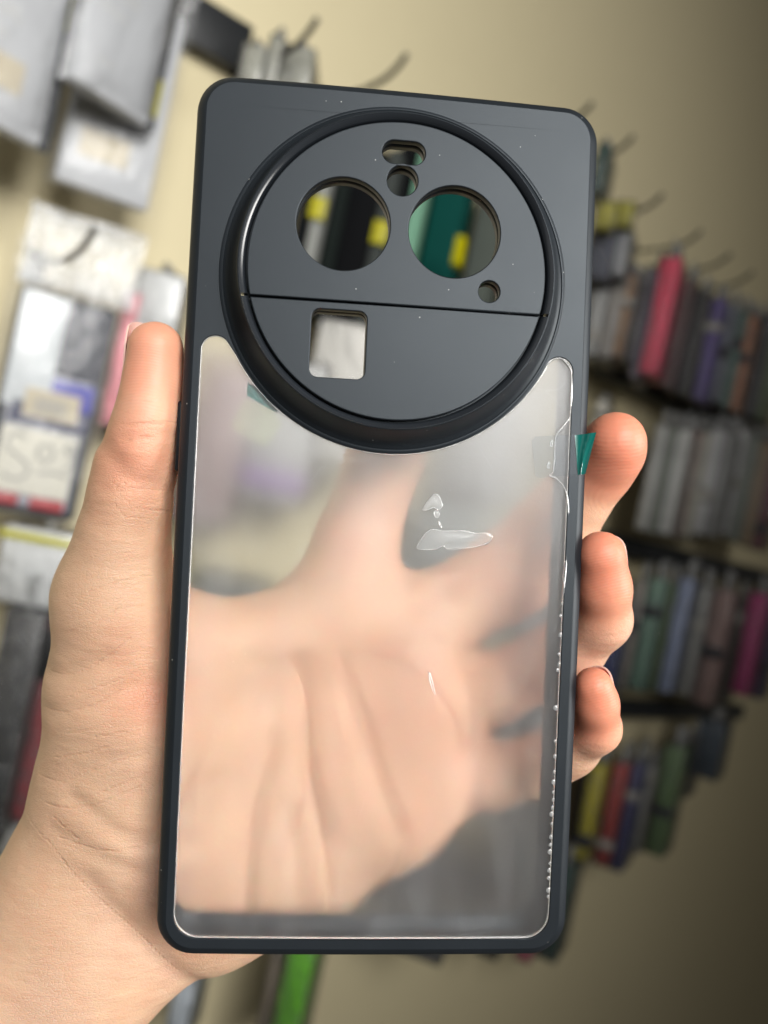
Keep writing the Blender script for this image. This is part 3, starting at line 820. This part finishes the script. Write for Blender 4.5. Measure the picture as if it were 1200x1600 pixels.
def white_pack(px, py, n, yaw, label, sticker=True, flap=True, seed=1, ly=-.062):
    w_, h_, t_ = .088, .19, .014
    e = thing_at('phone_case_pack', px, py, n, yaw, (w_ / 2, -h_ / 2, t_ / 2), label, 'pack', G_LEFT)
    part('box', e, w_, h_, t_, 0, 0, 0, WHITE_BOX, .005)
    if flap:
        part('side_card', e, .012, h_ * 1.02, .003, w_ / 2 + .007, .004, -.004, DARK)
        part('label', e, .0112, .036, .0035, w_ / 2 + .007, ly, -.0035, YEL)
    print_lines(e, 0, 0, t_ / 2 + .0002, word(rn, -.030, -.01, .010, 6) + word(rn, -.030, -.026, .006, 7) + word(rn, -.024, -.068, .004, 7), GREYINK)
    if sticker: part('price_sticker', e, .045, .026, .0004, -.006, -.052, t_ / 2 + .0004, CREAM, .0001)
    link('clear_bag', bag_mesh(w_ * 1.16, h_ * 1.04, t_, seed), e, None, M_BAG, 180)
    return e
white_pack(64, 233, .13, 16, 'pale grey boxed pack with a cream sticker, cut by the left edge of the picture', True, True, 1, .028)
white_pack(234, 200, .115, 18, 'pale grey boxed pack with a yellow side label, hanging in front of a lower one', False, True, 2)
e = white_pack(231, 331, .09, -11, 'pale grey boxed pack in a shiny bag, lower and partly behind the yellow-labelled one', True, False, 3)

def black_pack():
    w_, h_, t_ = .086, .205, .014
    e = thing_at('phone_case_pack', 34, 441, .085, -13, (-w_ / 2, h_ / 2, t_ / 2), 'black framed phone case in a clear bag with a handwritten white price label', 'pack', G_LEFT)
    part('case_frame', e, w_, h_, t_, 0, 0, 0, colour('black_case_rim', (40, 44, 50)), .005)
    z = t_ / 2
    part('back_panel', e, w_ - .018, h_ - .016, .001, 0, 0, z + .0002, colour('silver_grey_back', (150, 152, 160), .25), .0003)
    part('dark_card', e, .046, .066, .0012, .014, .062, z + .0008, colour('slate_card', (48, 50, 60), .4), .0003)
    part('blue_label', e, .068, .038, .0012, .0035, .006, z + .0012, colour('deep_blue_print', (58, 58, 140), .4), .0003)
    part('white_reflection', e, .040, .105, .0012, -.020, .046, z + .0016, colour('painted_white_reflection', (184, 188, 190), .25), .0005)  # white reflection on the camera cut-out, painted as a pale sheet
    part('dark_card', e, .068, .020, .0012, .0035, -.010, z + .0016, colour('navy_card', (60, 62, 84), .4), .0003)
    part('barcode_sticker', e, .048, .026, .0010, .003, .000, z + .0028, CREAM, .0003)
    print_lines(e, 0, 0, z + .0042, [(x * .001 - .012, -.008, .0007 + (x % 3) * .0004, .014) for x in range(0, 28, 2)], INK)
    part('price_label', e, .066, .060, .0010, -.001, -.054, z + .0024, colour('off_white_paper', (190, 188, 178), .7), .0003)
    for dx, wd in ((-.020, .022), (.016, .030)): part('red_print', e, wd, .010, .0010, dx, -.090, z + .0018, colour('red_print', (150, 56, 60), .4), .0003)
    # handwriting: S, a small o, a small 9
    def pen(pts, name='handwriting'):
        return link(name, tube_mesh([(x * 1000, y * 1000, (z + .0034) * 1000) for x, y in smooth_path(pts, 5)], 1.15, False, 6, False), e, None, INK, 180)
    s_ = [(-.012, -.034), (-.020, -.030), (-.027, -.035), (-.026, -.045), (-.016, -.051), (-.006, -.058), (-.008, -.068), (-.018, -.072), (-.027, -.068)]
    o_ = [(.006 + .0065 * math.cos(a), -.043 + .008 * math.sin(a)) for a in [k * .65 for k in range(11)]]
    n_ = [(.031, -.034), (.026, -.031), (.022, -.036), (.026, -.041), (.031, -.036), (.030, -.048), (.024, -.056)]
    ln = [(.002, -.062), (.014, -.060), (.028, -.061)]
    for q in (s_, o_, n_, ln): pen(q)
    link('clear_bag', bag_mesh(w_ * 1.22, h_ * 1.04, t_, 5), e, None, M_BAG, 180)
    link('bag_flap', bag_mesh(w_ * 1.2, .062, .004, 6), e, T3(.004, h_ / 2 + .032, .004), M_BAG2, 180)
black_pack()

# ---- packs seen edge-on, hooked in rows
def edge_pack(cx, cy, hpx, wpx, n, col, label, group, turn=10, name='phone_case_pack', labels=(), flap=True, lean=0, rough=.4, dep=.078, sleeve=True):
    """a boxed case hanging edge-on: its spine centre is seen at (cx, cy), hpx tall and wpx wide"""
    p = wp(cx, cy, n); Z = depth(p); k = Z / FPX
    away = (p - CAMP); away.z = 0; away.normalize()
    away = Matrix.Rotation(R(-turn), 3, 'Z') @ away          # the box runs away from the viewer, turned a little
    t = away; nrm = Vector((t.y, -t.x, 0))                    # local x: into the rack, local z: to the right
    M = Matrix(((t.x, 0, nrm.x, p.x), (t.y, 0, nrm.y, p.y), (0, 1, 0, p.z), (0, 0, 0, 1))) @ Matrix.Rotation(R(lean), 4, 'X')
    e = tag(empty(name, M), label, 'pack', group)
    h_, t_ = hpx * k, max(.004, wpx * k * .92)
    m = colour(col[0], col[1], rough)
    link('box', box(dep, h_, t_, .0015), e, T3(dep / 2, 0, 0), m, 40)
    if sleeve: link('clear_sleeve', box(dep + .006, h_ * 1.03, t_ + .004, .0018), e, T3(dep / 2, 0, 0), M_SLEEVE, 40)
    if flap: link('bag_flap', bag_mesh(dep * 1.0, h_ * .16, .004, int(cx)), e, T3(dep / 2, h_ / 2 + h_ * .07, 0), M_BAG2, 180)
    for (dy, lh, c) in labels:                               # coloured label wrapped on the spine
        link('label', box(.012, h_ * lh, t_ + .0065, .0008), e, T3(.0005, h_ * dy, 0), colour(c[0], c[1], .45), 40)
    return e
YL = ('bright_yellow_label', (168, 161, 8))
G1, G2, G3, G4, G0 = 'packs in the top row of the far rack', 'packs in the second row of the far rack', 'packs in the third row of the far rack', 'packs in the bottom row of the far rack', 'packs behind the camera ring'
E_ = edge_pack
def tag_for(k):
    rr = random.Random(int(k)); q = rr.random()
    if q < .45 or k == 1031: return ()
    return ((rr.uniform(-.38, .38), rr.uniform(.05, .12), ('pale_price_sticker', (138, 136, 130)) if q < .7 else ('dark_print', (40, 40, 44))),)
# row seen through the lens openings and beside the case's top right corner
E_(470, 350, 250, 16, .10, ('dark_slate', (20, 22, 24)), 'dark slate pack at the left edge of the left lens opening', G0, sleeve=False, flap=False, rough=.8)
E_(490, 360, 260, 16, .11, ('smoky_clear', (140, 142, 138)), 'smoky pack with a yellow band, left side of the left lens opening', G0, sleeve=False, flap=False, rough=.8, labels=((.13, .13, YL),))
E_(520, 365, 260, 22, .10, ('dark_green_grey', (24, 30, 28)), 'dark green grey pack right of the smoky yellow-banded one in the left lens opening', G0, sleeve=False, flap=False, rough=.8)
E_(556, 365, 270, 52, .11, ('near_black', (13, 14, 16)), 'broad near-black pack filling the middle of the left lens opening', G0, sleeve=False, flap=False, rough=.8)
E_(591, 370, 280, 20, .12, ('dark_steel', (64, 68, 66)), 'grey pack with a yellow band at the right edge of the left lens opening', G0, sleeve=False, flap=False, rough=.8, labels=((.02, .13, YL),))
E_(620, 320, 320, 26, .10, ('near_black', (13, 14, 16)), 'near-black pack behind the small round opening between the lenses', G0, sleeve=False, flap=False, rough=.8)
E_(650, 320, 320, 24, .10, ('pale_mint', (120, 165, 140)), 'pale mint pack at the left edge of the right lens opening', G0, sleeve=False, flap=False, rough=.8)
E_(694, 350, 260, 56, .11, ('deep_teal', (10, 66, 60)), 'broad deep teal pack with a yellow band in the right lens opening', G0, sleeve=False, flap=False, rough=.8, labels=())
E_(716, 390, 46, 16, .19, YL, 'small yellow tag hanging before the teal pack in the right lens opening', G0, sleeve=False, flap=False, rough=.8, dep=.02, name='yellow_tag')
E_(760, 370, 260, 48, .11, ('grey_green', (84, 90, 84)), 'broad grey green pack at the right of the right lens opening', G0, sleeve=False, flap=False, rough=.8)
E_(818, 400, 250, 40, .11, ('taupe', (120, 116, 104)), 'taupe pack right of the lens openings, behind the camera ring', G0, sleeve=False, flap=False, rough=.8)
E_(938, 262, 76, 18, .12, ('deep_teal', (10, 66, 60)), 'deep teal pack peeping out by the case\'s top right edge', G1)
E_(946, 336, 42, 30, .14, YL, 'left yellow tag above the top row, right of the case', G1, flap=False, dep=.02, name='yellow_tag')
E_(974, 334, 40, 30, .14, YL, 'right yellow tag above the top row, right of the case', G1, flap=False, dep=.02, name='yellow_tag')
E_(938, 395, 80, 40, .12, ('ink_navy', (50, 56, 78)), 'ink navy pack under the yellow tags, touching the case\'s right edge', G1)
E_(968, 392, 76, 26, .13, ('blister_grey', (150, 152, 154)), 'clear grey blister pack under the right yellow tag', G1, rough=.15)
# top row
for cx, cy, hp, wp_, n, c, lb in (
    (932, 480, 150, 26, .10, ('pale_grey', (170, 170, 168)), 'pale grey pack at the left end of the top rack row'),
    (957, 490, 140, 20, .11, ('warm_grey', (156, 150, 142)), 'warm grey pack second from the left end of the top rack row'),
    (975, 492, 130, 12, .12, ('tan', (158, 122, 84)), 'thin tan pack in the top row left of the dark brown one'),
    (991, 500, 130, 14, .12, ('dark_brown', (40, 34, 30)), 'dark brown pack in the top row between tan and lilac grey'),
    (1009, 505, 170, 14, .13, ('lilac_grey', (128, 116, 138)), 'lilac grey pack directly left of the hot pink one'),
    (1031, 492, 184, 30, .15, ('hot_pink', (224, 52, 96)), 'hot pink pack standing out in the top rack row'),
    (1060, 520, 170, 16, .11, ('dark_maroon', (86, 44, 44)), 'dark maroon pack right of the hot pink one'),
    (1083, 535, 160, 18, .11, ('black_brown', (22, 18, 17)), 'black brown pack in the top row left of the violet one'),
    (1107, 545, 160, 20, .13, ('violet', (82, 60, 138)), 'violet pack in the top rack row'),
    (1129, 550, 150, 14, .12, ('blue_grey', (118, 124, 136)), 'blue grey pack right of the violet one'),
    (1146, 560, 150, 12, .12, ('teal_grey', (92, 122, 112)), 'teal grey pack left of the tan orange one'),
    (1161, 566, 150, 12, .13, ('tan_orange', (178, 122, 84)), 'tan orange pack in the top row near the picture\'s right edge'),
    (1181, 570, 160, 24, .12, ('black_brown', (22, 18, 17)), 'black brown pack right of the tan orange one'),
    (1202, 575, 160, 14, .13, ('olive_green', (86, 104, 62)), 'olive green pack cut by the picture\'s right edge in the top row')):
    E_(cx, cy, hp, wp_, n, c, lb, G1, labels=tag_for(cx))
# second row: milky clear packs
for k, (cx, cy, c, lb) in enumerate((
    (934, 660, (212, 208, 196), 'cream pack just above the upper fingertip in the second row'), (1018, 745, (190, 190, 186), 'milky pack nearest the upper fingertip in the second row'), (1036, 750, (128, 134, 122), 'grey green pack second after the upper fingertip'),
    (1053, 752, (204, 204, 200), 'milky white pack left of the reddish grey one'), (1070, 755, (150, 118, 112), 'reddish grey pack in the second row'), (1087, 757, (176, 172, 158), 'sand grey pack right of the reddish grey one'),
    (1105, 752, (196, 196, 196), 'whitish pack in the middle of the second row'), (1124, 755, (134, 134, 132), 'mid grey pack right of the middle whitish one'), (1143, 752, (208, 208, 208), 'bright whitish pack in the second row\'s right half'),
    (1162, 762, (140, 150, 128), 'grey green pack near the right end of the second row'), (1180, 770, (150, 128, 96), 'khaki pack beside the maroon one in the second row'), (1198, 775, (110, 50, 60), 'maroon pack cut by the picture\'s right edge in the second row'))):
    E_(cx, cy, 165 if k else 70, 17, .10 + .012 * (k % 4), (lb.split(' pack')[0].replace(' ', '_').replace('-', '_') + '_two', c), lb, G2, rough=.22, labels=tag_for(cx + 1))
# third row
for cx, cy, hp, wp_, n, c, lb in (
    (950, 1020, 150, 34, .12, ('royal_navy', (22, 44, 108)), 'navy blue pack beside the lowest fingertip'),
    (985, 990, 170, 18, .11, ('stone_grey', (150, 142, 132)), 'stone grey pack right of the navy one in the third row'),
    (1010, 990, 175, 24, .13, ('sage_teal', (104, 142, 122)), 'sage teal pack in the third row'),
    (1033, 995, 170, 14, .12, ('leaf_green', (88, 112, 66)), 'leaf green pack right of the sage teal one'),
    (1055, 992, 180, 20, .14, ('powder_blue', (144, 156, 186)), 'powder blue pack in the third row'),
    (1082, 1000, 170, 24, .12, ('silver_grey', (150, 150, 146)), 'silver grey pack right of the powder blue one'),
    (1113, 1010, 180, 32, .13, ('dusty_rose', (150, 118, 110)), 'dusty rose pack in the third row'),
    (1140, 1015, 160, 14, .11, ('black_brown', (22, 18, 17)), 'black brown pack between dusty rose and magenta'),
    (1170, 1005, 160, 26, .14, ('magenta', (182, 22, 118)), 'magenta pack near the picture\'s right edge in the third row'),
    (1194, 1010, 160, 18, .13, ('dark_violet', (60, 36, 92)), 'dark violet pack cut by the picture\'s right edge in the third row')):
    E_(cx, cy, hp, wp_, n, c, lb, G3, labels=tag_for(cx + 3))
# bottom row
for cx, cy, hp, wp_, n, c, lb in (
    (902, 1280, 160, 14, .10, ('black_brown', (22, 18, 17)), 'black brown pack between the case and the yellow pack'),
    (920, 1268, 150, 22, .13, ('signal_yellow', (196, 184, 24)), 'signal yellow pack in the bottom row'),
    (954, 1272, 160, 22, .12, ('brick_red', (176, 48, 44)), 'brick red pack in the bottom row'),
    (978, 1275, 170, 20, .12, ('indigo', (50, 52, 110)), 'indigo pack right of the brick red one'),
    (1003, 1262, 140, 16, .11, ('silver_grey', (150, 150, 146)), 'silver grey pack in the bottom row beside the moss green one'),
    (1038, 1250, 170, 30, .14, ('moss_green', (92, 124, 66)), 'moss green pack in the bottom row'),
    (1106, 1170, 90, 40, .13, ('midnight_teal', (18, 50, 72)), 'midnight teal pack hanging alone under the dusty rose one'),
    (1075, 1195, 100, 14, .11, ('black_brown', (22, 18, 17)), 'black brown pack left of the midnight teal one'),
    (772, 1430, 130, 36, .11, ('black_brown', (22, 18, 17)), 'black brown pack whose foot shows under the case\'s bottom edge'),
    (830, 1432, 140, 24, .12, ('rose_pink', (206, 110, 132)), 'rose pink pack whose foot shows under the case\'s bottom right corner'),
    (868, 1425, 150, 30, .13, ('deep_teal', (10, 66, 60)), 'deep teal pack at the case\'s bottom right corner'),
    (462, 1535, 240, 44, .17, ('lime_green', (112, 196, 30)), 'lime green pack below the case, right of the wrist'),
    (420, 1550, 230, 12, .14, ('mushroom', (136, 122, 108)), 'narrow mushroom brown pack left of the lime green one'),
    (278, 1590, 120, 34, .16, ('ice_grey', (190, 198, 206)), 'ice grey pack beside the wrist at the picture\'s bottom')):
    E_(cx, cy, hp, wp_, n, c, lb, G4, labels=tag_for(cx + 5))
# packs seen blurred through the frosted back
GP = 'packs behind the frosted back'
for cx, cy, hp, wp_, n, c, lb, lbs in (
    (530, 612, 214, 110, .13, ('chalk_white', (216, 214, 208)), 'broad porcelain white pack seen through the square opening', ()),
    (430, 670, 220, 130, .12, ('porcelain', (178, 178, 176)), 'broad porcelain white pack with violet print behind the panel\'s upper left', ((-.36, .14, ('violet_print', (120, 92, 140))),)),
    (335, 690, 260, 90, .13, ('rosy_grey', (156, 130, 127)), 'rosy grey pack behind the panel\'s left arm', ()),
    (345, 960, 120, 120, .12, ('dark_olive', (70, 74, 62)), 'dark olive pack behind the web of the thumb', ()),
    (266, 905, 60, 30, .13, YL, 'small yellow tag between the thumb and the case', ()),
    (760, 690, 180, 150, .11, ('porcelain', (178, 178, 176)), 'very broad porcelain white pack behind the panel\'s upper right', ()),
    (700, 850, 130, 130, .12, ('light_grey_green', (150, 156, 152)), 'broad light grey green pack behind the gap beside the index finger', ()),
    (830, 1150, 150, 120, .11, ('slate_grey', (88, 94, 98)), 'slate grey pack behind the lower gap between the fingers', ()),
    (850, 960, 200, 60, .12, ('steel_blue_grey', (136, 144, 152)), 'steel blue pack behind the gap between the fingers', ()),
    (640, 1390, 190, 150, .12, ('iron_grey', (88, 90, 92)), 'broad iron grey pack behind the panel\'s lower middle', ()),
    (800, 1350, 200, 110, .11, ('pewter', (134, 136, 133)), 'pewter grey pack behind the panel\'s lower right', ())):
    E_(cx, cy, hp, wp_, n, c, lb, GP, labels=lbs, flap=False)
# lower left: bags and packs behind the thumb and wrist
GL = 'packs hanging low on the left'
E_(188, 560, 210, 24, .07, ('blush_pink', (232, 150, 160)), 'blush pink pack close behind the handwritten price pack', GL)
E_(212, 520, 90, 34, .06, ('crimson', (170, 56, 66)), 'crimson pack behind the tip of the thumb', GL)
E_(245, 480, 110, 70, .08, ('milk_white', (206, 208, 208)), 'milk white bag beside the case, above the thumb', GL, rough=.2)
E_(60, 888, 120, 130, .09, ('milk_white', (206, 208, 208)), 'milk white bag with yellow print left of the thumb', GL, labels=((.38, .09, ('sour_yellow', (170, 166, 50))),), rough=.2)
E_(4, 1140, 370, 60, .10, ('near_black', (13, 14, 16)), 'near-black pack cut by the left edge beside the wrist', GL)
E_(62, 1120, 330, 76, .07, ('oxblood', (132, 48, 54)), 'oxblood red pack beside the wrist', GL, labels=((.30, .24, ('near_black', (13, 14, 16))),))
E_(40, 1290, 110, 90, .06, ('pale_grey', (170, 170, 168)), 'pale grey pack below the oxblood one, beside the wrist', GL)

# ---- hooks and rail
GH = 'display hooks'
def hook(px, py, label, n1=.15, drop=.022, r=.0032):
    p = wp(px, py, n1); foot = p - WN * n1
    e = tag(empty('display_hook', frame_at(foot, 0)), label, 'hook', GH)
    path = [(0, -drop, 0), (0, -drop, n1 * .35), (0, -drop, n1 * .62), (0, -drop * .86, n1 * .80), (0, -drop * .45, n1 * .93), (0, 0, n1)]
    link('rod', tube_mesh([tuple(c * 1000 for c in q) for q in smooth_path(path, 4)], r * 1000, False, 8, False), e, None, M_STEEL, 180)
    part('base_plate', e, .018, .034, .003, 0, -drop, .0016, M_STEEL)
for px, py, lb in ((496, 28, 'steel hook curving up highest, above the case\'s top left'), (636, 84, 'steel hook curving up above the middle of the case\'s top edge'),
                   (926, 160, 'steel hook tip at the case\'s top right corner'), (990, 212, 'steel hook just right of the case\'s top right corner'), (1036, 303, 'steel hook above the yellow tags'),
                   (1096, 360, 'steel hook above the hot pink pack'), (1142, 396, 'steel hook above the violet pack'), (1177, 424, 'steel hook nearest the picture\'s right edge'),
                   (148, 356, 'steel hook above the handwritten price pack')):
    hook(px, py, lb)
p = wp(330, 52, .012)
tag(link('rail_or_shade_bar', box(.085, .052, .022, .002), None, None, colour('black_rail_or_shade', (34, 36, 38), .4), 40), 'short black hook rail on the wall beside the yellow-labelled pack', 'rail').matrix_world = frame_at(p, 0)
for cx, cy, hp, wp_, lb in ((392, 110, 80, 34, 'clear crumpled bag on the highest hook, above the case\'s top left corner'), (462, 110, 74, 50, 'clear bag right of the first one above the case\'s top edge'), (425, 100, 90, 18, 'dark grey pack between the two clear bags')):
    E_(cx, cy, hp, wp_, .09, ('bag_filling', (150, 150, 138)) if 'clear' in lb else ('dark_steel', (64, 68, 66)), lb, 'bags on the highest hook', rough=.2)

GR = 'dark bars standing for shade on the far rack'  # dark bars put in for the shadows and dark pack bottoms under each row
for (x0, y0), (x1, y1), hh, lb in (((930, 612), (1230, 672), .034, 'dark bar standing for shade under the top row of the far rack'), ((925, 850), (1230, 905), .034, 'dark bar standing for shade under the second row of the far rack'), ((920, 1090), (1150, 1122), .030, 'dark bar standing for shade under the third row of the far rack')):
    p0, p1 = wp(x0, y0, .03), wp(x1, y1, .03); pc = (p0 + p1) / 2
    r_ = tag(link('rail_or_shade_bar', box((p1 - p0).length, hh, .03, .002), None, None, colour('black_rail_or_shade', (34, 36, 38), .4), 40), lb, 'rail', GR)
    r_.matrix_world = frame_at(pc, 0)
